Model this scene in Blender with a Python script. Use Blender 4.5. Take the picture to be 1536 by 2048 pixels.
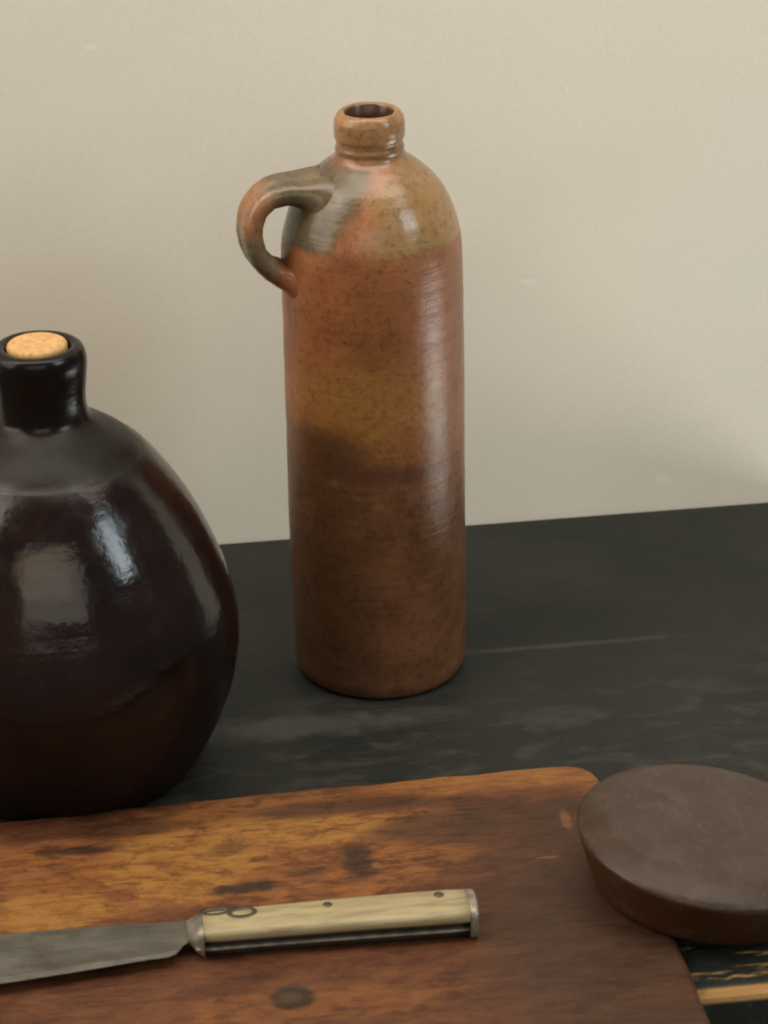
import bpy, bmesh, math, random
from mathutils import Vector, Matrix, noise as mnoise
random.seed(7)
scene = bpy.context.scene
for o in list(bpy.data.objects):
    bpy.data.objects.remove(o)
COL = scene.collection
R = math.radians

# ------------------------------------------------------------------ camera
cam_d = bpy.data.cameras.new('camera')
cam = bpy.data.objects.new('camera', cam_d)
COL.objects.link(cam)
cam_d.sensor_fit = 'VERTICAL'
cam_d.sensor_height = 24.0
cam_d.lens = 24.0 * 5300 / 2048
cam_d.clip_start = 0.02
cam_d.clip_end = 50
cam.matrix_world = (Matrix.Translation((-0.15217, -1.23219, 0.69372)) @ Matrix.Rotation(-R(7.2), 4, 'Z')
                    @ Matrix.Rotation(R(90 - 26), 4, 'X') @ Matrix.Rotation(-R(1.15), 4, 'Z'))
cam_d.dof.use_dof = True
cam_d.dof.focus_distance = 1.34
cam_d.dof.aperture_fstop = 10
scene.camera = cam

# ------------------------------------------------------------------ world and lamps (dim room, tall window to the right)
w = bpy.data.worlds.new('World')
scene.world = w
w.use_nodes = True
bg = w.node_tree.nodes['Background']
bg.inputs[0].default_value = (0.55, 0.50, 0.43, 1)
bg.inputs[1].default_value = 0.16


def area(name, loc, target, sx, sy, power, col):
    d = bpy.data.lights.new(name, 'AREA')
    d.shape = 'RECTANGLE'
    d.size, d.size_y = sx, sy
    d.energy = power
    d.color = col
    o = bpy.data.objects.new(name, d)
    COL.objects.link(o)
    o.location = loc
    o.rotation_euler = (Vector(target) - Vector(loc)).to_track_quat('-Z', 'Y').to_euler()
    return o


area('window_light', (1.75, -1.45, 1.42), (0, 0, 0.12), 0.60, 1.05, 14, (0.80, 0.93, 1.0))
area('glazed_door_light', (1.45, -0.36, -0.78), (0, 0, 0.12), 0.80, 0.85, 14, (0.95, 0.97, 0.92))
area('left_window_light', (-1.55, -0.20, 1.10), (0, 0.0, 0.15), 1.5, 1.7, 21, (1.0, 0.90, 0.76))
area('ceiling_light', (-0.15, -0.27, 1.75), (-0.10, 0.0, 0.0), 2.8, 0.8, 28, (1.0, 0.91, 0.77))
area('room_light', (-0.3, -3.2, 1.45), (0, 0, 0.2), 2.6, 1.4, 12, (1.0, 0.92, 0.80))

scene.cycles.filter_width = 2.0
scene.view_settings.view_transform = 'Standard'
scene.view_settings.look = 'None'
scene.view_settings.exposure = 0.27
scene.view_settings.gamma = 1.0


# ------------------------------------------------------------------ node helpers
class NT:
    def __init__(self, name):
        self.m = bpy.data.materials.new(name)
        self.m.use_nodes = True
        self.t = self.m.node_tree
        self.b = self.t.nodes['Principled BSDF']
        tc = self.t.nodes.new('ShaderNodeTexCoord')
        self.P = tc.outputs['Object']
        self.sep = None

    def n(self, kind, **kw):
        nd = self.t.nodes.new(kind)
        for k, v in kw.items():
            setattr(nd, k, v)
        return nd

    def put(self, sock, v):
        if isinstance(v, bpy.types.NodeSocket):
            self.t.links.new(v, sock)
        elif isinstance(v, (tuple, list)) and len(v) == 3 and sock.type == 'RGBA':
            sock.default_value = (*v, 1)
        else:
            sock.default_value = v

    def mth(self, op, a, b=0.0, clamp=False):
        nd = self.n('ShaderNodeMath', operation=op, use_clamp=clamp)
        self.put(nd.inputs[0], a)
        self.put(nd.inputs[1], b)
        return nd.outputs[0]

    def xyz(self, i):
        if self.sep is None:
            self.sep = self.n('ShaderNodeSeparateXYZ')
            self.put(self.sep.inputs[0], self.P)
        return self.sep.outputs[i]

    def noise(self, scale, detail=4, rough=0.55, stretch=(1, 1, 1), off=(0, 0, 0), dist=0.0):
        mp = self.n('ShaderNodeMapping')
        mp.inputs['Scale'].default_value = stretch
        mp.inputs['Location'].default_value = off
        self.put(mp.inputs['Vector'], self.P)
        nd = self.n('ShaderNodeTexNoise')
        self.put(nd.inputs['Vector'], mp.outputs[0])
        nd.inputs['Scale'].default_value = scale
        nd.inputs['Detail'].default_value = detail
        nd.inputs['Roughness'].default_value = rough
        nd.inputs['Distortion'].default_value = dist
        return nd.outputs['Fac']

    def rng(self, v, a, b, c=0.0, d=1.0, smooth=True):
        nd = self.n('ShaderNodeMapRange')
        if smooth:
            nd.interpolation_type = 'SMOOTHSTEP'
        self.put(nd.inputs['Value'], v)
        nd.inputs['From Min'].default_value = a
        nd.inputs['From Max'].default_value = b
        nd.inputs['To Min'].default_value = c
        nd.inputs['To Max'].default_value = d
        return nd.outputs[0]

    def mix(self, f, a, b, blend='MIX'):
        nd = self.n('ShaderNodeMix', data_type='RGBA', blend_type=blend)
        self.put(nd.inputs[0], f)
        self.put(nd.inputs[6], a)
        self.put(nd.inputs[7], b)
        return nd.outputs[2]

    def spot(self, c, rx, ry, rz=None, wob=0.0, wscale=60, soft=0.35):
        """1 inside an uneven ellipsoid around c, 0 outside"""
        s = 0
        rad = (rx, ry, rz)
        for i in range(3):
            if rad[i] is None:
                continue
            q = self.mth('DIVIDE', self.mth('SUBTRACT', self.xyz(i), c[i]), rad[i])
            s = self.mth('ADD', self.mth('MULTIPLY', q, q), s)
        s = self.mth('SQRT', s)
        if wob:
            s = self.mth('ADD', s, self.mth('MULTIPLY', self.mth('SUBTRACT', self.noise(wscale, 4), 0.5), wob))
        return self.rng(s, 1 - soft, 1 + soft, 1, 0)

    def mul(self, *a):
        r = a[0]
        for q in a[1:]:
            r = self.mth('MULTIPLY', r, q)
        return r

    def bump(self, h, strength, dist):
        nd = self.n('ShaderNodeBump')
        nd.inputs['Strength'].default_value = strength
        nd.inputs['Distance'].default_value = dist
        self.put(nd.inputs['Height'], h)
        return nd

    def done(self, col, rough, bump=None, metal=0.0, coat=0.0, coat_r=0.1, spec=None):
        self.put(self.b.inputs['Base Color'], col)
        self.put(self.b.inputs['Roughness'], rough)
        self.put(self.b.inputs['Metallic'], metal)
        self.put(self.b.inputs['Coat Weight'], coat)
        self.put(self.b.inputs['Coat Roughness'], coat_r)
        if spec is not None:
            self.put(self.b.inputs['Specular IOR Level'], spec)
        if bump is not None:
            self.put(self.b.inputs['Normal'], bump.outputs[0])
            if coat:
                self.put(self.b.inputs['Coat Normal'], bump.outputs[0])
        return self.m


# ------------------------------------------------------------------ materials
def mat_wall():
    t = NT('plaster')
    a = t.noise(2.2, 3, 0.5, off=(3, 1, 5))
    b = t.noise(7, 4, 0.55, off=(1, 7, 2))
    g = t.noise(500, 2, 0.7)
    c = t.mix(t.rng(a, 0.35, 0.65), (0.775, 0.715, 0.60), (0.755, 0.715, 0.615))
    c = t.mix(t.mul(t.rng(b, 0.45, 0.75), 0.45), c, (0.70, 0.655, 0.555))
    c = t.mix(t.mul(t.rng(g, 0.35, 0.75), 0.13), c, (0.45, 0.42, 0.36))
    # a few small dings and scuffs in the paint
    for (px, pz, rx, rz) in ((0.108, 0.150, 0.005, 0.0012), (0.19, 0.020, 0.004, 0.003), (-0.13, 0.30, 0.003, 0.0012), (0.13, 0.262, 0.0015, 0.0014)):
        c = t.mix(t.mul(t.spot((px, 0, pz), rx, None, rz, 0.8, 150, 0.4), 0.4), c, (0.86, 0.83, 0.75))
    h = t.mth('ADD', t.mth('MULTIPLY', t.noise(6, 2), 1.0), t.mth('MULTIPLY', t.noise(300, 3), 0.03))
    return t.done(c, 0.8, t.bump(h, 0.5, 0.004), spec=0.25)


def mat_table():
    t = NT('dark_painted_wood')
    base = t.mix(t.rng(t.noise(9, 4, 0.6), 0.35, 0.65), (0.0105, 0.0122, 0.0106), (0.0170, 0.0182, 0.0155))
    st = t.noise(42, 6, 0.66, stretch=(0.6, 1.5, 1), off=(1.3, 4.1, 0), dist=0.6)
    near = t.rng(t.xyz(1), 0.02, -0.09, 0.15, 1.0)
    c = t.mix(t.mul(t.rng(st, 0.47, 0.66), near, 0.6), base, (0.046, 0.045, 0.036))
    st2 = t.noise(60, 5, 0.65, stretch=(0.3, 1.4, 1), off=(7.3, 2.1, 0))
    c = t.mix(t.mul(t.rng(st2, 0.60, 0.74), near, 0.5), c, (0.012, 0.013, 0.012))
    # dusty smears left where pots were dragged
    c = t.mix(t.mul(t.spot((-0.055, -0.062, 0), 0.05, 0.010, None, 2.2, 75, 0.6), 0.55), c, (0.075, 0.076, 0.062))
    c = t.mix(t.mul(t.spot((0.095, 0.000, 0), 0.055, 0.0022, None, 2.4, 70, 0.8), 0.45), c, (0.070, 0.072, 0.062))
    # paint worn through to the wood along the front arris
    edge = t.rng(t.xyz(1), -0.296, -0.310, 0.0, 1.0)
    lines = t.noise(55, 6, 0.65, stretch=(0.4, 2.2, 1), off=(0.4, 0.6, 0))
    wear = t.mul(edge, t.rng(lines, 0.48, 0.54))
    zone = t.mul(t.rng(t.xyz(1), -0.275, -0.285), t.rng(lines, 0.535, 0.575))
    wear = t.mul(t.mth('MAXIMUM', wear, zone), t.rng(t.xyz(2), -0.0060, -0.0035))
    arr = t.mul(t.rng(t.xyz(1), -0.3120, -0.3140), t.rng(t.xyz(2), -0.0060, -0.0040), t.rng(t.noise(38, 4, off=(2, 0, 0)), 0.33, 0.42))
    wear = t.mth('MAXIMUM', wear, arr)
    woodc = t.mix(t.rng(t.noise(70, 4, stretch=(0.3, 2, 2)), 0.35, 0.65), (0.33, 0.17, 0.055), (0.42, 0.25, 0.085))
    c = t.mix(wear, c, woodc)
    chip = t.mul(t.rng(t.noise(120, 3), 0.70, 0.74), t.rng(t.xyz(2), -0.004, -0.008))
    c = t.mix(chip, c, (0.25, 0.25, 0.22))
    dust = t.noise(700, 2, 0.6)
    c = t.mix(t.mul(t.rng(dust, 0.60, 0.74), 0.35), c, (0.09, 0.09, 0.078))
    grain = t.noise(60, 6, 0.65, stretch=(0.15, 2.2, 1))
    h = t.mth('ADD', grain, t.mth('MULTIPLY', wear, -0.6))
    r = t.rng(st, 0.3, 0.7, 0.48, 0.66)
    return t.done(c, r, t.bump(h, 0.45, 0.0014), spec=0.22)


def mat_bottle():
    t = NT('salt_glazed_stoneware')
    z = t.xyz(2)
    x = t.xyz(0)
    nb = t.noise(20, 5, 0.6)
    nm = t.noise(55, 5, 0.6, off=(3, 2, 9))
    nf = t.noise(260, 3, 0.65)
    zl = t.mth('ADD', z, t.mth('MULTIPLY', t.mth('SUBTRACT', t.noise(45, 4), 0.5), 0.006))
    body = t.mix(t.rng(nb, 0.35, 0.65), (0.215, 0.074, 0.024), (0.275, 0.100, 0.034))
    # ochre flash in the middle of the body
    body = t.mix(t.mul(t.spot((-0.012, -0.041, 0.166), 0.034, 0.03, 0.024, 0.9, 45, 0.6), 0.75), body, (0.27, 0.13, 0.03))
    # browner kiln tone below, the top light's fall-off painted in
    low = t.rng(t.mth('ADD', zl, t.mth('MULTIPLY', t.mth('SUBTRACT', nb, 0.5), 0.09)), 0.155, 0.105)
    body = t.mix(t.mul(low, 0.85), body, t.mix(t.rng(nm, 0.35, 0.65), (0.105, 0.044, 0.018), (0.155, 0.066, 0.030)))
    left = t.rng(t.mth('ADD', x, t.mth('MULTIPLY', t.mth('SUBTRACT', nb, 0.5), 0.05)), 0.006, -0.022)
    body = t.mix(t.mul(left, t.rng(zl, 0.165, 0.12), 0.62), body, (0.062, 0.030, 0.013))  # jug's shadow on the lower left painted into the colour
    # dark stain line round the middle and a pale scuff under it
    band = t.spot((0.0, -0.045, 0.129), 0.036, 0.04, 0.0052, 1.5, 70, 0.6)
    body = t.mix(t.mul(band, 0.6), body, (0.075, 0.026, 0.016))
    blot = t.spot((-0.030, -0.036, 0.142), 0.017, 0.03, 0.011, 1.2, 60, 0.6)
    body = t.mix(t.mul(blot, 0.7), body, (0.06, 0.028, 0.012))
    zz = t.mth('ADD', z, t.mth('MULTIPLY', x, 0.55))
    sc = t.mul(t.rng(t.mth('ABSOLUTE', t.mth('SUBTRACT', zz, 0.1105)), 0.0040, 0.0004), t.spot((-0.016, -0.042, 0.118), 0.022, 0.02, 0.02, 0.5, 80),
               t.rng(t.noise(170, 3), 0.40, 0.6))
    body = t.mix(t.mul(sc, 0.3), body, (0.22, 0.14, 0.09))
    # glossy ochre ash glaze dipped over the shoulder
    gl = t.mix(t.rng(nb, 0.35, 0.65), (0.265, 0.140, 0.054), (0.29, 0.170, 0.070))
    pink = t.rng(t.mth('ADD', t.mth('ADD', x, t.mth('MULTIPLY', t.mth('SUBTRACT', nb, 0.5), 0.05)), t.mth('MULTIPLY', t.mth('SUBTRACT', z, 0.25), -0.35)), 0.004, -0.012)
    gl = t.mix(t.mul(pink, t.rng(z, 0.2880, 0.2800, 0.25, 1.0), 0.8), gl, (0.33, 0.125, 0.058))
    grey = t.rng(t.mth('ADD', t.mth('ADD', x, t.mth('MULTIPLY', t.mth('SUBTRACT', nm, 0.5), 0.035)), t.mth('MULTIPLY', t.mth('SUBTRACT', z, 0.258), -0.75)), -0.011, -0.023)
    gl = t.mix(t.mul(grey, t.rng(z, 0.2850, 0.2790), t.rng(nm, 0.2, 0.5, 0.75, 1.0)), gl, t.mix(t.rng(nm, 0.4, 0.65), (0.135, 0.098, 0.052), (0.092, 0.068, 0.040)))
    top = t.rng(zl, 0.2425, 0.2465)
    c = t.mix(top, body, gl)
    # the strap handle took the ash unevenly
    hm = t.rng(x, -0.0455, -0.0490)
    hc_ = t.mix(t.rng(nm, 0.38, 0.6), (0.185, 0.140, 0.078), (0.12, 0.09, 0.052))
    hc_ = t.mix(t.mul(t.spot((-0.059, -0.012, 0.262), 0.012, 0.03, 0.012, 0.9, 90, 0.4), 0.9), hc_, (0.29, 0.125, 0.055))
    hc_ = t.mix(t.mul(t.rng(z, 0.238, 0.228), 0.85), hc_, (0.175, 0.068, 0.028))
    c = t.mix(hm, c, hc_)
    # bare clay down the bore, its shade painted in darker
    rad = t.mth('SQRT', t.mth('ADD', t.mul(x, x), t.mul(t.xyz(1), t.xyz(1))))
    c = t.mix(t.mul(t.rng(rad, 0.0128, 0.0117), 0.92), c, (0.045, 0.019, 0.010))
    # mottled firing
    mo = t.noise(34, 6, 0.7, off=(8, 1, 3))
    c = t.mix(t.mul(t.rng(mo, 0.48, 0.70), 0.55), c, t.mix(1.0, c, (0.52, 0.50, 0.48), 'MULTIPLY'))
    mo2 = t.noise(90, 5, 0.7, off=(2, 6, 1))
    c = t.mix(t.mul(t.rng(mo2, 0.52, 0.72), 0.5), c, t.mix(1.0, c, (1.30, 1.38, 1.35), 'MULTIPLY'))
    # reddish ring in the neck grooves
    c = t.mix(t.mul(t.spot((0, 0, 0.287), None, None, 0.0035, 0.3), t.rng(nm, 0.3, 0.6), 0.6), c, (0.16, 0.075, 0.035))
    c = t.mix(t.mul(t.rng(nf, 0.48, 0.66), 0.5), c, t.mix(1.0, c, (0.55, 0.5, 0.45), 'MULTIPLY'))
    c = t.mix(t.mul(t.rng(t.noise(420, 2, off=(5, 5, 5)), 0.63, 0.70), 0.5), c, (0.05, 0.024, 0.012))
    rough = t.mth('ADD', t.rng(zl, 0.2435, 0.2455, 0.35, 0.25), t.mth('MULTIPLY', t.mth('SUBTRACT', nm, 0.5), 0.24))
    wv = t.n('ShaderNodeTexNoise')
    mp = t.n('ShaderNodeMapping')
    mp.inputs['Scale'].default_value = (6, 6, 260)
    t.put(mp.inputs[0], t.P)
    t.put(wv.inputs['Vector'], mp.outputs[0])
    wv.inputs['Scale'].default_value = 1.0
    h = t.mth('ADD', t.mth('MULTIPLY', wv.outputs['Fac'], 0.7), t.mth('ADD', t.mth('MULTIPLY', t.noise(120, 4), 0.9), t.mth('MULTIPLY', nf, 0.25)))
    h = t.mth('ADD', h, t.mth('MULTIPLY', top, 0.5))
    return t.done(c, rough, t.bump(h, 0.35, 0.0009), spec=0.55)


def mat_jug():
    t = NT('dark_brown_glaze')
    z = t.xyz(2)
    nb = t.noise(18, 5, 0.6)
    nm = t.noise(60, 5, 0.6)
    c = t.mix(t.rng(nb, 0.35, 0.65), (0.0060, 0.0030, 0.0027), (0.0135, 0.0062, 0.0052))
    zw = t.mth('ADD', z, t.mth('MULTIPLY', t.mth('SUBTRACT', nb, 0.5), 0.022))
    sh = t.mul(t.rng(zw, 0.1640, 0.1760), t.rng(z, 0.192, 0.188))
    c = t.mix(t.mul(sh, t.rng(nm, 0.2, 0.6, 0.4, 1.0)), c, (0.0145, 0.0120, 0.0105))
    c = t.mix(t.rng(z, 0.189, 0.192), c, (0.007, 0.0042, 0.0034))
    c = t.mix(t.mul(t.rng(t.noise(330, 2), 0.64, 0.78), 0.3), c, (0.035, 0.02, 0.014))
    # soft reflection of the room painted on the belly as a tan patch
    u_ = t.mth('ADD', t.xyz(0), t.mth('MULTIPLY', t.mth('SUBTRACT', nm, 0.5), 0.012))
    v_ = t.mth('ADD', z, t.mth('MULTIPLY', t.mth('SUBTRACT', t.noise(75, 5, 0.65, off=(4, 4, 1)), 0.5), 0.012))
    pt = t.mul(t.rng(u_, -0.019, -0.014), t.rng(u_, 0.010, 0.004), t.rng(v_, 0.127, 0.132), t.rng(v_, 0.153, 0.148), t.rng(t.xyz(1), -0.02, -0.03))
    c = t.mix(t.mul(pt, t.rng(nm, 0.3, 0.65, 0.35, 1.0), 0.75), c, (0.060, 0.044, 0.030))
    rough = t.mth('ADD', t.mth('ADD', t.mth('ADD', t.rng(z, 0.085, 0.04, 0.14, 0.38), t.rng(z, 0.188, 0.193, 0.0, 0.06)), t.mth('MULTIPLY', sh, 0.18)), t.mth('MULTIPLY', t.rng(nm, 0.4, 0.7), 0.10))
    wv = t.noise(1.0, 3, 0.5, stretch=(8, 8, 190))
    h = t.mth('ADD', t.mth('MULTIPLY', t.noise(45, 4), 1.0), t.mth('ADD', t.mth('MULTIPLY', wv, 0.25), t.mth('MULTIPLY', t.noise(240, 3), 0.12)))
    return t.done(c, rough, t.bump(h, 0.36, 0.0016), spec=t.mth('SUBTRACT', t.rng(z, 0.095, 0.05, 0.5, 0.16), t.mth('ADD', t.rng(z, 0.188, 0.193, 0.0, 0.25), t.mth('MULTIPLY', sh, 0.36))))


def mat_cork():
    t = NT('cork')
    c = t.mix(t.rng(t.noise(240, 5, 0.6), 0.35, 0.65), (0.56, 0.335, 0.135), (0.47, 0.27, 0.10))
    c = t.mix(t.mul(t.rng(t.noise(420, 3), 0.58, 0.66), 0.6), c, (0.22, 0.115, 0.045))
    return t.done(c, 0.8, t.bump(t.noise(500, 4), 0.5, 0.0006))


def mat_board():
    t = NT('worn_oiled_wood')
    x, y = t.xyz(0), t.xyz(1)
    n1 = t.noise(11, 6, 0.62, stretch=(0.75, 1.7, 1), off=(2.2, 0.7, 0), dist=0.8)
    n2 = t.noise(34, 7, 0.7, stretch=(0.7, 1.4, 1), off=(5.2, 1.7, 0), dist=0.6)
    n3 = t.noise(110, 6, 0.7, stretch=(0.55, 1.5, 1), dist=0.5)
    nf = t.noise(520, 2, 0.6)
    dark, red, orange, och = (0.0403, 0.0174, 0.0093), (0.0800, 0.0270, 0.0112), (0.215, 0.080, 0.0215), (0.285, 0.132, 0.030)
    c = t.mix(t.rng(n2, 0.38, 0.62), red, (0.1271, 0.0459, 0.0167))
    # scrubbed, ochre area in the middle of the far half; red-brown elsewhere
    wob = t.mth('ADD', t.mth('MULTIPLY', t.mth('SUBTRACT', n1, 0.5), 0.9), t.mth('ADD', t.mth('MULTIPLY', t.mth('SUBTRACT', n2, 0.5), 1.0), t.mth('MULTIPLY', t.mth('SUBTRACT', n3, 0.5), 0.5)))

    def patch(cx, cy, rx, ry, soft=0.2):
        a = t.mth('DIVIDE', t.mth('SUBTRACT', x, cx), rx)
        b = t.mth('DIVIDE', t.mth('SUBTRACT', y, cy), ry)
        s = t.mth('SQRT', t.mth('ADD', t.mul(a, a), t.mul(b, b)))
        s = t.mth('ADD', s, t.mth('MULTIPLY', wob, 1.3))
        return t.rng(s, 1 - soft, 1 + soft, 1, 0)
    flake = t.rng(n3, 0.62, 0.46, 0.35, 1.0)
    c = t.mix(t.mul(patch(-0.082, -0.188, 0.090, 0.046), flake, 0.95), c, orange)
    c = t.mix(t.mul(patch(-0.19, -0.205, 0.075, 0.034), flake, 0.85), c, orange)
    c = t.mix(t.mul(patch(-0.115, -0.195, 0.032, 0.030), flake, 0.9), c, och)
    c = t.mix(t.mul(patch(-0.185, -0.224, 0.030, 0.013), 0.8), c, och)
    c = t.mix(t.mul(patch(-0.06, -0.172, 0.042, 0.015), flake, 0.85), c, och)
    c = t.mix(t.mul(patch(-0.07, -0.312, 0.06, 0.012), flake, 0.5), c, orange)
    # bright worn strip along the far edge
    edge = t.mul(t.rng(t.mth('ADD', y, t.mth('MULTIPLY', wob, 0.012)), -0.163, -0.150), t.rng(t.mth('ADD', x, t.mth('MULTIPLY', wob, 0.03)), -0.05, -0.005))
    c = t.mix(t.mul(edge, 0.95), c, t.mix(t.rng(n2, 0.4, 0.6), orange, (0.265, 0.112, 0.030)))
    # grease-darkened right-hand end
    dk = t.mul(t.rng(t.mth('ADD', x, t.mth('MULTIPLY', wob, 0.05)), -0.03, 0.055), t.rng(t.mth('ADD', y, t.mth('MULTIPLY', wob, 0.02)), -0.160, -0.170))
    c = t.mix(t.mul(dk, 0.85), c, t.mix(t.rng(n2, 0.35, 0.6), (0.0465, 0.0205, 0.0112), (0.0694, 0.0298, 0.0149)))
    dk2 = patch(0.06, -0.285, 0.045, 0.055, 0.5)
    c = t.mix(t.mul(dk2, 0.65), c, (0.0465, 0.0217, 0.0118))
    c = t.mix(t.mul(patch(0.0, -0.183, 0.028, 0.012, 0.4), 0.7), c, (0.0465, 0.0236, 0.0136))
    c = t.mix(t.mul(patch(-0.035, -0.158, 0.045, 0.007, 0.4), 0.75), c, dark)
    c = t.mix(t.mul(patch(-0.145, -0.160, 0.028, 0.007, 0.4), 0.7), c, dark)
    # black scorch marks and knots
    for (cx, cy, rx, ry, k) in ((-0.163, -0.1755, 0.020, 0.0035, 0.85), (-0.092, -0.2185, 0.020, 0.0042, 0.9), (-0.0375, -0.2050, 0.0080, 0.015, 0.85),
                                (-0.095, -0.185, 0.010, 0.004, 0.5), (-0.061, -0.210, 0.012, 0.004, 0.5)):
        c = t.mix(t.mul(t.spot((cx, cy, 0), rx, ry, None, 1.8, 95, 0.5), k), c, (0.0248, 0.0149, 0.0105))
    # knot: ring with a paler eye
    kn = t.spot((-0.0787, -0.3047, 0), 0.0095, 0.0085, None, 0.35, 150, 0.22)
    c = t.mix(t.mul(kn, 0.9), c, (0.0322, 0.0198, 0.0112))
    c = t.mix(t.mul(t.spot((-0.0795, -0.3047, 0), 0.0048, 0.0045, None, 0.3, 150, 0.3), 0.75), c, (0.0744, 0.0403, 0.0186))
    # splintered nick by the end grain and a short cut
    for (cx, cy, rx, ry) in ((0.0640, -0.1860, 0.0022, 0.009), (0.0500, -0.2160, 0.0050, 0.0009), (-0.0300, -0.2100, 0.0020, 0.0025)):
        c = t.mix(t.mul(t.spot((cx, cy, 0), rx, ry, None, 1.6, 170, 0.4), 0.7), c, (0.2046, 0.093, 0.0403))
    # knife cuts across the scrubbed part
    for ang, so in ((0.5, 1.0), (-0.35, 5.0)):
        mp = t.n('ShaderNodeMapping')
        mp.inputs['Rotation'].default_value = (0, 0, ang)
        mp.inputs['Scale'].default_value = (12, 420, 1)
        mp.inputs['Location'].default_value = (so, so, 0)
        t.put(mp.inputs[0], t.P)
        nc = t.n('ShaderNodeTexNoise')
        t.put(nc.inputs['Vector'], mp.outputs[0])
        nc.inputs['Scale'].default_value = 1.0
        nc.inputs['Detail'].default_value = 1.0
        c = t.mix(t.mul(t.rng(nc.outputs['Fac'], 0.70, 0.76), 0.45), c, (0.0372, 0.0161, 0.0087))
    fib = t.noise(1.0, 4, 0.6, stretch=(35, 900, 1))
    c = t.mix(t.mul(t.rng(fib, 0.46, 0.66), 0.5), c, t.mix(1.0, c, (0.5, 0.45, 0.42), 'MULTIPLY'))
    c = t.mix(t.mul(t.rng(n3, 0.42, 0.66), 0.6), c, t.mix(1.0, c, (0.5, 0.42, 0.38), 'MULTIPLY'))
    c = t.mix(t.mul(t.rng(nf, 0.5, 0.7), 0.35), c, t.mix(1.0, c, (0.5, 0.45, 0.42), 'MULTIPLY'))
    h = t.mth('ADD', t.mth('MULTIPLY', n3, 0.6), t.mth('ADD', t.mth('MULTIPLY', n2, 1.0), t.mth('MULTIPLY', kn, -0.8)))
    h = t.mth('ADD', h, t.mth('MULTIPLY', fib, 0.3))
    return t.done(c, t.rng(n2, 0.3, 0.7, 0.46, 0.66), t.bump(h, 0.6, 0.0014), spec=0.3)


def mat_disc():
    t = NT('brown_lacquer')
    n1 = t.noise(30, 5, 0.6)
    c = t.mix(t.rng(n1, 0.35, 0.65), (0.040, 0.024, 0.017), (0.052, 0.032, 0.022))
    c = t.mix(t.mul(t.rng(t.noise(380, 2), 0.55, 0.75), 0.4), c, (0.10, 0.075, 0.055))
    side = t.rng(t.xyz(2), 0.0256, 0.0246)
    c = t.mix(t.mul(side, 0.9), c, (0.052, 0.0180, 0.0055))
    r = t.mth('ADD', t.mth('SUBTRACT', t.rng(t.xyz(2), 0.0325, 0.0345, 0.38, 0.44), t.mul(t.rng(t.xyz(2), 0.0244, 0.0254), t.rng(t.xyz(2), 0.0274, 0.0264), 0.20)), t.mth('MULTIPLY', t.rng(n1, 0.4, 0.7), 0.08))
    h = t.mth('ADD', t.noise(60, 4), t.mth('MULTIPLY', t.noise(300, 3), 0.3))
    rr = t.mth('SQRT', t.mth('ADD', t.mul(t.xyz(0), t.xyz(0)), t.mul(t.xyz(1), t.xyz(1))))
    tn = t.n('ShaderNodeTexNoise', noise_dimensions='1D')
    t.put(tn.inputs['W'], t.mth('MULTIPLY', rr, 700.0))
    tn.inputs['Scale'].default_value = 1.0
    h = t.mth('ADD', h, t.mth('MULTIPLY', tn.outputs['Fac'], 0.25))
    c = t.mix(t.mul(t.rng(t.noise(70, 5, 0.65, off=(3, 3, 3)), 0.50, 0.68), 0.45), c, (0.075, 0.056, 0.042))
    scr = t.noise(1.0, 3, 0.6, stretch=(700, 40, 40), dist=0.6)
    c = t.mix(t.mul(t.rng(scr, 0.60, 0.75), 0.3), c, (0.12, 0.09, 0.07))
    return t.done(c, r, t.bump(h, 0.3, 0.0009), spec=t.mth('ADD', t.mth('ADD', t.rng(t.xyz(2), 0.0246, 0.0256, 0.15, 0.24), t.rng(t.xyz(2), 0.0334, 0.0346, 0.0, 0.14)), t.mul(t.rng(t.xyz(2), 0.0244, 0.0254), t.rng(t.xyz(2), 0.0274, 0.0264), 0.4)))


def mat_steel():
    t = NT('old_dull_steel')
    n1 = t.noise(60, 5, 0.6, stretch=(0.4, 1.5, 1))
    c = t.mix(t.rng(n1, 0.35, 0.65), (0.10, 0.092, 0.078), (0.135, 0.124, 0.104))
    c = t.mix(t.mul(t.rng(t.noise(220, 4), 0.55, 0.7), 0.4), c, (0.12, 0.10, 0.08))
    sc = t.noise(1.0, 3, 0.6, stretch=(60, 1500, 1))
    c = t.mix(t.mul(t.rng(sc, 0.50, 0.70), 0.35), c, (0.26, 0.24, 0.20))
    c = t.mix(t.mul(t.rng(t.noise(45, 5, 0.65, off=(4, 2, 0)), 0.54, 0.68), 0.5), c, (0.065, 0.052, 0.040))
    return t.done(c, t.rng(n1, 0.3, 0.7, 0.42, 0.60), t.bump(t.noise(300, 3, stretch=(0.2, 1, 1)), 0.25, 0.0004), metal=0.6)


def mat_bone():
    t = NT('yellowed_bone')
    n1 = t.noise(40, 5, 0.6, stretch=(0.4, 2, 2))
    c = t.mix(t.rng(n1, 0.35, 0.65), (0.36, 0.295, 0.165), (0.29, 0.235, 0.125))
    c = t.mix(t.mul(t.rng(t.noise(160, 4, stretch=(0.3, 2, 2)), 0.46, 0.64), 0.6), c, (0.19, 0.145, 0.085))
    c = t.mix(t.mul(t.spot((-0.013, -0.259, 0), 0.006, 0.003, None, 0.9, 220, 0.4), 0.6), c, (0.24, 0.19, 0.12))
    return t.done(c, 0.42, t.bump(n1, 0.15, 0.0005), spec=0.45)


def mat_plain(name, col, rough, metal=0.0):
    t = NT(name)
    n1 = t.noise(180, 4)
    c = t.mix(t.rng(n1, 0.3, 0.7), tuple(q * 0.7 for q in col), tuple(min(1, q * 1.25) for q in col))
    return t.done(c, rough, t.bump(n1, 0.25, 0.0006), metal=metal)


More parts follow.
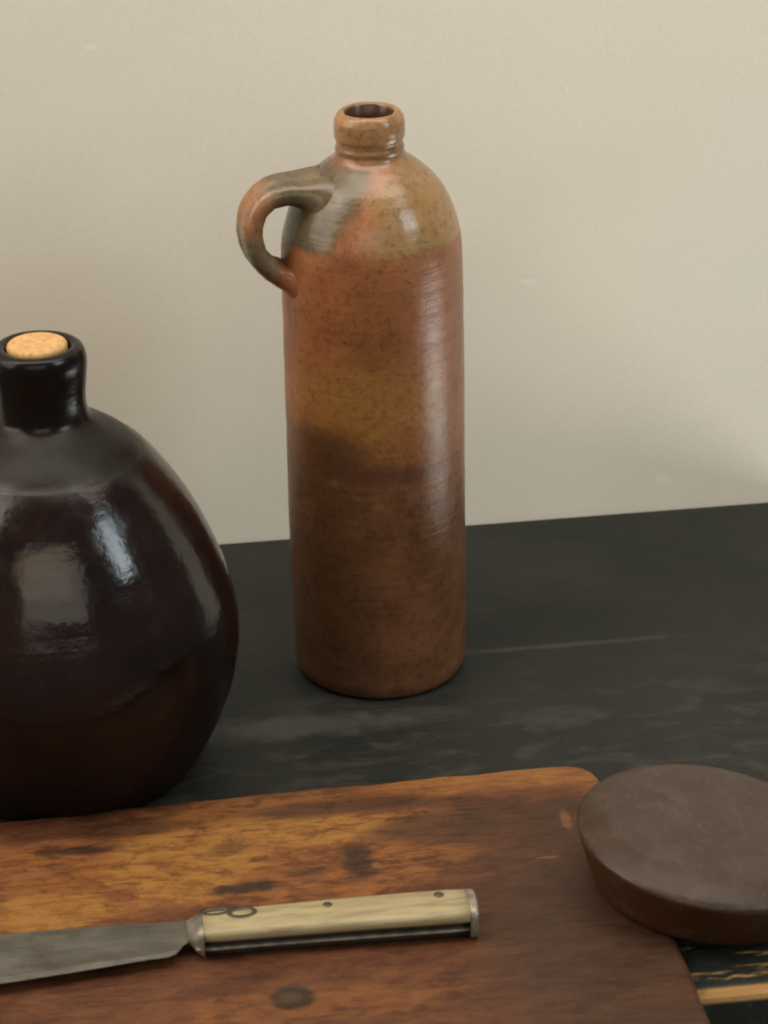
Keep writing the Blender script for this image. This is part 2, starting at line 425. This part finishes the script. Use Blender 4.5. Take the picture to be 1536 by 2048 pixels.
# ------------------------------------------------------------------ mesh helpers
def link(name, me, mat, parent=None, smooth=True):
    o = bpy.data.objects.new(name, me)
    COL.objects.link(o)
    me.materials.append(mat)
    if smooth:
        for p in me.polygons:
            p.use_smooth = True
    if parent:
        o.parent = parent
    return o


def from_bm(name, bm, mat, parent=None, smooth=True):
    bmesh.ops.recalc_face_normals(bm, faces=bm.faces)
    me = bpy.data.meshes.new(name)
    bm.to_mesh(me)
    bm.free()
    return link(name, me, mat, parent, smooth)


def thing(name, label, cat, loc=(0, 0, 0)):
    o = bpy.data.objects.new(name, None)
    o.empty_display_size = 0.02
    COL.objects.link(o)
    o.location = loc
    o['label'] = label
    o['category'] = cat
    return o


def tag(o, label, cat):
    o['label'] = label
    o['category'] = cat
    return o


def catmull(pts, sub):
    out = []
    P = [tuple(2 * a - b for a, b in zip(pts[0], pts[1]))] + list(pts) + [tuple(2 * a - b for a, b in zip(pts[-1], pts[-2]))]
    for i in range(1, len(P) - 2):
        # centripetal spacing keeps tight corners from overshooting
        p0, p1, p2, p3 = (Vector(q) for q in P[i - 1:i + 3])
        t0 = 0.0
        t1 = t0 + max((p1 - p0).length, 1e-6) ** 0.5
        t2 = t1 + max((p2 - p1).length, 1e-6) ** 0.5
        t3 = t2 + max((p3 - p2).length, 1e-6) ** 0.5
        for k in range(sub):
            s = t1 + (t2 - t1) * k / sub
            a1 = p0 * ((t1 - s) / (t1 - t0)) + p1 * ((s - t0) / (t1 - t0))
            a2 = p1 * ((t2 - s) / (t2 - t1)) + p2 * ((s - t1) / (t2 - t1))
            a3 = p2 * ((t3 - s) / (t3 - t2)) + p3 * ((s - t2) / (t3 - t2))
            b1 = a1 * ((t2 - s) / (t2 - t0)) + a2 * ((s - t0) / (t2 - t0))
            b2 = a2 * ((t3 - s) / (t3 - t1)) + a3 * ((s - t1) / (t3 - t1))
            out.append(b1 * ((t2 - s) / (t2 - t1)) + b2 * ((s - t1) / (t2 - t1)))
    out.append(Vector(pts[-1]))
    return out


def lathe(prof, seg=128, wob=0.0, seed=0.0):
    """closed lathe: prof runs from the outside foot over the rim into the hollow; both ends are capped at the axis"""
    bm = bmesh.new()
    rings = []
    for (r, z) in prof:
        ring = []
        for k in range(seg):
            a = 2 * math.pi * k / seg
            q = r
            if wob:
                q += wob * (mnoise.noise((math.cos(a) * 0.9 + seed, math.sin(a) * 0.9, z * 16)) + 0.35 * mnoise.noise((math.cos(a) * 0.4, math.sin(a) * 0.4 + seed, z * 90)))
            ring.append(bm.verts.new((q * math.cos(a), q * math.sin(a), z)))
        rings.append(ring)
    for a, b in zip(rings, rings[1:]):
        for k in range(seg):
            bm.faces.new((a[k], a[(k + 1) % seg], b[(k + 1) % seg], b[k]))
    for ring, z in ((rings[0], prof[0][1]), (rings[-1], prof[-1][1])):
        c = bm.verts.new((0, 0, z))
        for k in range(seg):
            bm.faces.new((ring[k], ring[(k + 1) % seg], c))
    return bm


def loft(rings):
    bm = bmesh.new()
    V = [[bm.verts.new(p) for p in ring] for ring in rings]
    n = len(V[0])
    for a, b in zip(V, V[1:]):
        for k in range(n):
            bm.faces.new((a[k], a[(k + 1) % n], b[(k + 1) % n], b[k]))
    bm.faces.new(V[0])
    bm.faces.new(V[-1])
    return bm


def bevelled(o, w, seg=3):
    m = o.modifiers.new('bevel', 'BEVEL')
    m.width = w
    m.segments = seg
    m.limit_method = 'ANGLE'
    m.angle_limit = R(35)
    return o


# ------------------------------------------------------------------ setting: wall
def wall_sheet():
    bm = bmesh.new()
    # slab with a slightly uneven plastered face
    nx, nz = 90, 80
    x0, x1, z0, z1, y = -1.1, 1.0, -0.75, 1.9, 0.1555
    g = []
    for j in range(nz + 1):
        row = []
        for i in range(nx + 1):
            px, pz = x0 + (x1 - x0) * i / nx, z0 + (z1 - z0) * j / nz
            d = 0.0012 * mnoise.noise((px * 5, pz * 5, 3.3)) if abs(pz) > 0.04 else 0.0
            row.append(bm.verts.new((px, y + d, pz)))
        g.append(row)
    for j in range(nz):
        for i in range(nx):
            bm.faces.new((g[j][i], g[j][i + 1], g[j + 1][i + 1], g[j + 1][i]))
    bk = [bm.verts.new((px, y + 0.1, pz)) for px, pz in ((x0, z0), (x1, z0), (x1, z1), (x0, z1))]
    bm.faces.new(bk)
    bm.faces.new([r[0] for r in g] + [bk[3], bk[0]])
    bm.faces.new([r[-1] for r in g] + [bk[2], bk[1]])
    bm.faces.new(g[0] + [bk[1], bk[0]])
    bm.faces.new(g[-1] + [bk[2], bk[3]])
    return bm


wall = from_bm('wall', wall_sheet(), mat_wall())
wall['kind'] = 'structure'

# ------------------------------------------------------------------ table
tbl = thing('wooden_table', 'dark painted wooden table with worn front edge standing against the pale wall', 'table', (0, 0, 0))
tm = mat_table()
bm = bmesh.new()
YF, YB, TH = -0.3175, 0.1525, 0.034
sec = [(YB, 0.0), (YF + 0.006, 0.0), (YF + 0.0028, -0.0008), (YF + 0.0008, -0.003), (YF, -0.006), (YF, -TH), (YB, -TH)]
NX = 60
rows = []
for i in range(NX + 1):
    px = -0.75 + 1.03 * i / NX
    row = []
    for k, (py, pz) in enumerate(sec):
        dn = 0.0009 * mnoise.noise((px * 30, k * 0.3, 1.7)) if 1 <= k <= 4 else 0
        row.append(bm.verts.new((px, py + dn, pz - (abs(dn) if k == 2 else 0))))
    rows.append(row)
for a, b in zip(rows, rows[1:]):
    for k in range(len(sec)):
        bm.faces.new((a[k], a[(k + 1) % len(sec)], b[(k + 1) % len(sec)], b[k]))
bm.faces.new(rows[0])
bm.faces.new(rows[-1])
from_bm('tabletop', bm, tm, tbl, smooth=False)


def box(x0, x1, y0, y1, z0, z1):
    bm = bmesh.new()
    bmesh.ops.create_cube(bm, size=1)
    for v in bm.verts:
        v.co = ((x0 + x1) / 2 + v.co.x * (x1 - x0), (y0 + y1) / 2 + v.co.y * (y1 - y0), (z0 + z1) / 2 + v.co.z * (z1 - z0))
    return bm


bevelled(from_bm('apron', box(-0.68, 0.215, YF + 0.03, YF + 0.052, -TH - 0.10, -TH), tm, tbl, False), 0.002)
for lx in (-0.73, 0.215):
    for ly in (YF + 0.025, YB - 0.065):
        bevelled(from_bm('leg', box(lx, lx + 0.05, ly, ly + 0.05, -0.75, -TH), tm, tbl, False), 0.003)

# ------------------------------------------------------------------ stoneware bottle
bot = thing('stoneware_bottle', 'tall orange-brown stoneware bottle with a small loop handle and open mouth', 'bottle')
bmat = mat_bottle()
prof = [(0.0395, 0.0), (0.0432, 0.0012), (0.0449, 0.0045), (0.0457, 0.016), (0.0460, 0.06), (0.0458, 0.12), (0.0456, 0.19), (0.0455, 0.225),
        (0.0446, 0.240), (0.0421, 0.2515), (0.0376, 0.2625), (0.0306, 0.2720), (0.0232, 0.2785), (0.0180, 0.2825), (0.0167, 0.2848), (0.0168, 0.2872), (0.0163, 0.2892),
        (0.0163, 0.2912), (0.0170, 0.2922), (0.0173, 0.2936), (0.0173, 0.2992), (0.0168, 0.3020), (0.0151, 0.3046), (0.0135, 0.3054), (0.0121, 0.3046), (0.0112, 0.3020),
        (0.0105, 0.2980), (0.0108, 0.2850), (0.0130, 0.2790), (0.0230, 0.2690), (0.0330, 0.2560), (0.0385, 0.2380), (0.0392, 0.10), (0.0385, 0.010), (0.030, 0.007)]
bp = [(v.x, v.y) for v in catmull(prof, 7)]
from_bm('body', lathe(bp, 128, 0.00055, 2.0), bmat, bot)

hp = [(0.0120, 0.2570), (0.0240, 0.2645), (0.0350, 0.2690), (0.0455, 0.2705), (0.0545, 0.2680), (0.0606, 0.2608), (0.0624, 0.2500), (0.0598, 0.2400), (0.0540, 0.2322), (0.0475, 0.2268), (0.0420, 0.2225)]
hc = catmull(hp, 7)
hw_t = [0.0120, 0.0150, 0.0150, 0.0135, 0.0122, 0.0112, 0.0110, 0.0108, 0.0106, 0.0106, 0.0110]
ht_t = [0.0060, 0.0080, 0.0078, 0.0066, 0.0060, 0.0057, 0.0055, 0.0055, 0.0058, 0.0064, 0.0066]
outer = [q for q in bp[:7 * 21]]


def body_r(z):
    for (r0, z0), (r1, z1) in zip(outer, outer[1:]):
        if z0 <= z <= z1 and z1 > z0:
            return r0 + (r1 - r0) * (z - z0) / (z1 - z0)
    return outer[-1][0]


def sm(a, b, v):
    q = min(1, max(0, (v - a) / (b - a)))
    return q * q * (3 - 2 * q)


hd = Vector((math.cos(R(191)), math.sin(R(191)), 0))
hs = Vector((-hd.y, hd.x, 0))
rings = []
for i, q in enumerate(hc):
    u = i / 7
    if u < 1.25:
        continue
    k = min(int(u), len(hw_t) - 2)
    fr = u - k
    hw = hw_t[k] * (1 - fr) + hw_t[k + 1] * fr
    ht = ht_t[k] * (1 - fr) + ht_t[k + 1] * fr
    a, b = hc[max(i - 1, 0)], hc[min(i + 1, len(hc) - 1)]
    tg = (hd * (b.x - a.x) + Vector((0, 0, b.y - a.y))).normalized()
    nr = hs.cross(tg)
    cpos = hd * q.x + Vector((0, 0, q.y))
    ring = []
    for s in range(28):
        an = 2 * math.pi * s / 28
        ca, sa = math.cos(an), math.sin(an)
        g = 0.82 if abs(ca) < 0.25 else 1.0     # shallow groove pulled along the strap
        e = 0.0005 * mnoise.noise((i * 0.35, math.cos(an) * 1.3, math.sin(an) * 1.3))
        ring.append(cpos + hs * (hw * math.copysign(abs(ca) ** 0.8, ca)) + nr * ((ht * g + e) * math.copysign(abs(sa) ** 0.8, sa)))
    # smear both ends onto the wall of the bottle, as wet clay is thumbed down
    wt = max(1 - sm(1.25, 2.6, u), sm(8.3, 10.0, u))
    if wt > 0:
        fl = 1 + 0.55 * wt
        for s in range(len(ring)):
            p = cpos + (ring[s] - cpos) * fl
            rho = math.hypot(p.x, p.y)
            rb_ = body_r(p.z) - 0.0006
            tgt = Vector((p.x / rho * rb_, p.y / rho * rb_, p.z))
            ring[s] = p.lerp(tgt, wt)
    rings.append(ring)
from_bm('handle', loft(rings), bmat, bot)

# ------------------------------------------------------------------ dark jug and its cork
JX, JY = -0.1675, -0.0775
jug = thing('stoneware_jug', 'bulging dark brown glazed stoneware jug with a short thick neck', 'jug', (JX, JY, 0))
jp = [(0.0560, 0.0), (0.0605, 0.0010), (0.0630, 0.0035), (0.0690, 0.0120), (0.0775, 0.030), (0.0846, 0.052), (0.0876, 0.075), (0.0860, 0.092), (0.0815, 0.108),
      (0.0752, 0.125), (0.0681, 0.140), (0.0613, 0.152), (0.0545, 0.162), (0.0480, 0.1698), (0.0466, 0.1712), (0.0452, 0.1722), (0.0398, 0.1772), (0.0328, 0.1822),
      (0.0258, 0.1868), (0.0220, 0.1908), (0.0209, 0.1960), (0.0209, 0.2040), (0.0216, 0.2110), (0.0224, 0.2165), (0.0222, 0.2210), (0.0206, 0.2248), (0.0180, 0.2260), (0.0158, 0.2254),
      (0.0149, 0.2235), (0.0145, 0.2200), (0.0138, 0.2000), (0.0150, 0.1900), (0.0260, 0.1750), (0.0500, 0.1450), (0.0740, 0.0900), (0.0720, 0.0500), (0.058, 0.0120), (0.030, 0.0080)]
jq = [(v.x, v.y) for v in catmull(jp, 6)]
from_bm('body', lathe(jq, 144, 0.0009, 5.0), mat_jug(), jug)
ck = [(0.0105, 0.0), (0.0125, 0.0008), (0.0137, 0.0150), (0.0141, 0.0270), (0.0139, 0.0290), (0.0128, 0.0300), (0.0080, 0.0304), (0.0020, 0.0305)]
cork = from_bm('cork_stopper', lathe([(v.x, v.y) for v in catmull(ck, 4)], 64, 0.0002, 1.0), mat_cork(), None)
cork.location = (JX, JY, 0.1972)
tag(cork, 'pale tan cork pushed into the mouth of the dark jug', 'cork')

# ------------------------------------------------------------------ cutting board
BT = 0.010
outline = [(-0.48, -0.1495), (-0.2023, -0.1426), (-0.12, -0.1396), (-0.0455, -0.1375), (0.02, -0.1371), (0.066, -0.1366), (0.076, -0.1370), (0.0825, -0.1392), (0.0862, -0.1440), (0.0874, -0.1510),
           (0.0876, -0.1677), (0.0905, -0.2300), (0.0940, -0.2965), (0.0938, -0.3510), (0.0945, -0.392), (0.090, -0.400), (0.080, -0.4035), (-0.48, -0.4150)]
dense = []
for i, p in enumerate(outline):
    q = outline[(i + 1) % len(outline)]
    L = math.dist(p, q)
    k = max(1, int(L / 0.006))
    for s in range(k):
        u = s / k
        dense.append((p[0] + (q[0] - p[0]) * u, p[1] + (q[1] - p[1]) * u))
cx, cy = -0.19, -0.27
layers = [(0.0, 0.0012), (0.0010, 0.0), (0.0068, 0.0), (0.0086, 0.0006), (0.0096, 0.0017), (BT, 0.0034)]
rings = []
for z, ins in layers:
    ring = []
    for (px, py) in dense:
        d = Vector((cx - px, cy - py)).normalized()
        e = 0.0007 * mnoise.noise((px * 70, py * 70, 0.5)) + 0.0009 * mnoise.noise((px * 18, py * 18, 4.5))
        f = ins * (1 + 0.7 * mnoise.noise((px * 45, py * 45, 9.5))) + e
        dx = math.copysign(min(1, abs(d.x) * 1.6), d.x)
        dy = math.copysign(min(1, abs(d.y) * 1.6), d.y)
        ring.append((px + dx * f, py + dy * f, z))
    rings.append(ring)
bm = loft(rings)
board = from_bm('cutting_board', bm, mat_board(), None, smooth=False)
tag(board, 'worn orange-brown wooden cutting board with a rounded corner lying on the dark table', 'board')
for p in board.data.polygons:
    p.use_smooth = abs(p.normal.z) < 0.98

# ------------------------------------------------------------------ knife
kn = thing('table_knife', 'old knife with broad grey blade and cream bone handle on the board', 'knife', (0, 0, 0))
steel = mat_steel()
bone = mat_bone()
brass = mat_plain('dark_pin_metal', (0.10, 0.085, 0.06), 0.45, 0.7)
pewter = mat_plain('grey_pewter', (0.27, 0.245, 0.20), 0.42, 0.6)
shade_m = mat_plain('painted_shade', (0.035, 0.027, 0.02), 0.6, 0.4)  # dark colour standing in for shade under the upper scale
ZB = 0.0163
spine = [(-0.118, -0.2510), (-0.16, -0.2488), (-0.22, -0.2485), (-0.29, -0.2505), (-0.335, -0.2565), (-0.356, -0.2660)]
edge = [(-0.350, -0.2750), (-0.325, -0.2820), (-0.28, -0.2850), (-0.22, -0.2848), (-0.17, -0.2802), (-0.138, -0.2762), (-0.1300, -0.2757), (-0.1258, -0.2735), (-0.1226, -0.2680), (-0.1180, -0.2645)]
sp = catmull(spine, 6)
ed = list(reversed(catmull(edge, 4)))
# cross-sections from bolster to tip, spine thick, edge thin
bm = bmesh.new()
N = 44
rings = []


def along(pts, x):
    for a, b in zip(pts, pts[1:]):
        lo, hi = min(a[0], b[0]), max(a[0], b[0])
        if lo - 1e-9 <= x <= hi + 1e-9 and hi - lo > 1e-9:
            u = (x - a[0]) / (b[0] - a[0])
            return a[1] + (b[1] - a[1]) * u
    return min(pts, key=lambda q: abs(q[0] - x))[1]


xs = [-0.1181, -0.1200, -0.1226, -0.1245, -0.1262, -0.1280, -0.1300, -0.134] + [-0.138 - 0.211 * i / 30 for i in range(31)]
for x in xs:
    ys, ye = along(sp, x), along(ed, x)
    rings.append([(x, ys, ZB + 0.0008), (x, ys - 0.0006, ZB + 0.0013), (x, ys * 0.45 + ye * 0.55, ZB + 0.0010), (x, ye + 0.004 * (ys - ye) / 0.04, ZB + 0.0006), (x, ye, ZB),
                  (x, ye + 0.004 * (ys - ye) / 0.04, ZB - 0.0006), (x, ys * 0.45 + ye * 0.55, ZB - 0.0010), (x, ys - 0.0006, ZB - 0.0013), (x, ys, ZB - 0.0008)])
from_bm('blade', loft(rings), steel, kn, smooth=False)


def bar(stations, z0, z1, sharp=4.0, dome=0.0, n=28):
    """rounded bar along x: stations (x, y_back, y_front)"""
    rings = []
    for x, yb, yf in stations:
        yc, hw, zc, hh = (yb + yf) / 2, abs(yb - yf) / 2, (z0 + z1) / 2, (z1 - z0) / 2
        ring = []
        for k in range(n):
            a = 2 * math.pi * (k + 0.5) / n
            ca, sa = math.cos(a), math.sin(a)
            yy = hw * math.copysign(abs(ca) ** (2 / sharp), ca)
            zz = hh * math.copysign(abs(sa) ** (2 / sharp), sa)
            if sa > 0 and dome:
                zz -= dome * (yy / hw) ** 2
            ring.append((x, yc + yy, zc + zz))
        rings.append(ring)
    return loft(rings)


def handle_st(x0, x1, n=14, g=0.0):
    out = []
    for i in range(n + 1):
        u = i / n
        x = x0 + (x1 - x0) * u
        s = (x + 0.113) / 0.119
        yb = -0.2552 + 0.0011 * math.sin(math.pi * min(1, max(0, s))) + g
        yf = -0.2735 - 0.0036 * max(0, s) ** 1.5 - g
        e = min(u, 1 - u) * (x1 - x0)
        r = 0.0 if e > 0.0012 else 0.0006 * (1 - e / 0.0012)
        out.append((x, yb - r, yf + r))
    return out


ZT = 0.0150
from_bm('handle_scale', bar(handle_st(-0.1135, 0.0035), 0.0188, 0.0262, 4.2, 0.0011), bone, kn)
from_bm('handle_scale', bar(handle_st(-0.1135, 0.0035, g=-0.0030), BT, ZT, 3.0), shade_m, kn)  # lower bone scale, painted dark for the shadow it lies in
from_bm('tang', bar(handle_st(-0.1175, 0.0035, g=-0.0006), ZT + 0.0001, 0.0164, 8), pewter, kn)
from_bm('gap_shade', bar(handle_st(-0.1135, 0.0035, g=-0.0022), 0.0165, 0.0187, 8), shade_m, kn)  # dark layer added for the shade in the gap above the tang
# bolster: collar plus two lobes let into the upper scale
rings = []
for x, yb, yf, zt, zb in ((-0.1205, -0.2525, -0.2655, 0.0188, 0.0156), (-0.1190, -0.2530, -0.2680, 0.0210, 0.0140), (-0.1165, -0.2543, -0.2715, 0.0240, 0.0118), (-0.1140, -0.2549, -0.2737, 0.0258, 0.0104), (-0.1137, -0.2550, -0.2738, 0.0258, 0.0103)):
    ring = []
    for k in range(24):
        a = 2 * math.pi * (k + 0.5) / 24
        ca, sa = math.cos(a), math.sin(a)
        ring.append((x, (yb + yf) / 2 + (yb - yf) / 2 * math.copysign(abs(ca) ** 0.55, ca), (zt + zb) / 2 + (zt - zb) / 2 * math.copysign(abs(sa) ** 0.55, sa)))
    rings.append(ring)
bol = from_bm('bolster', loft(rings), pewter, kn)


def ring_inlay(cx, cy, rx, ry, wd, z):
    bm = bmesh.new()
    n = 28
    V = []
    for k in range(n):
        a = 2 * math.pi * k / n
        ca, sa = math.cos(a), math.sin(a)
        V.append([bm.verts.new((cx + (rx + o) * ca, cy + (ry + o) * sa, zz)) for o, zz in ((wd / 2, z - 0.002), (wd / 2, z - 0.0002), (wd / 4, z), (-wd / 4, z), (-wd / 2, z - 0.0002), (-wd / 2, z - 0.002))])
    for k in range(n):
        a, b = V[k], V[(k + 1) % n]
        for j in range(6):
            bm.faces.new((a[j], a[(j + 1) % 6], b[(j + 1) % 6], b[j]))
    return bm


from_bm('inlay', ring_inlay(-0.1075, -0.2585, 0.0060, 0.0024, 0.0024, 0.0262), brass, kn)
from_bm('inlay', ring_inlay(-0.0960, -0.2612, 0.0056, 0.0032, 0.0024, 0.02635), brass, kn)


def stud(cx, cy, r, z, h=0.0004):
    bm = lathe([(r, -0.002), (r, 0.0), (r * 0.75, h), (r * 0.2, h * 1.2)], 20)
    for v in bm.verts:
        v.co += Vector((cx, cy, z))
    return bm


for (rx_, ry_, rr) in ((-0.0581, -0.2612, 0.0021), (-0.0085, -0.2615, 0.0023)):
    from_bm('rivet', stud(rx_, ry_, rr, 0.0261), brass, kn)
st = [(0.0036, -0.2560, -0.2764), (0.0042, -0.2554, -0.2772), (0.0060, -0.2554, -0.2774), (0.0070, -0.2560, -0.2768), (0.0073, -0.2575, -0.2752)]
from_bm('end_cap', bar(st, BT + 0.0003, 0.0263, 4.5, 0.0008), pewter, kn)

# ------------------------------------------------------------------ brown disc propped on the board's end
dp = [(0.0450, 0.0), (0.0490, 0.0006), (0.0510, 0.0026), (0.0556, 0.0130), (0.0598, 0.0228), (0.0606, 0.0248), (0.0608, 0.0260), (0.0604, 0.0272), (0.0593, 0.0284), (0.0560, 0.0305),
      (0.0515, 0.0329), (0.0485, 0.0341), (0.0460, 0.0346), (0.0400, 0.0350), (0.0200, 0.0354), (0.0020, 0.0355)]
disc = from_bm('round_disc', lathe([(v.x, v.y) for v in catmull(dp, 5)], 144, 0.0003, 8.0), mat_disc())
tag(disc, 'thick dark brown disc with sloping rim, propped on the rounded end of the cutting board', 'disc')
th = R(7.8)
XC, YC = 0.1150, -0.2440
disc.location = (XC, YC, 0.0492 * math.sin(th) - 0.0004)
disc.rotation_euler = (0, th, 0)
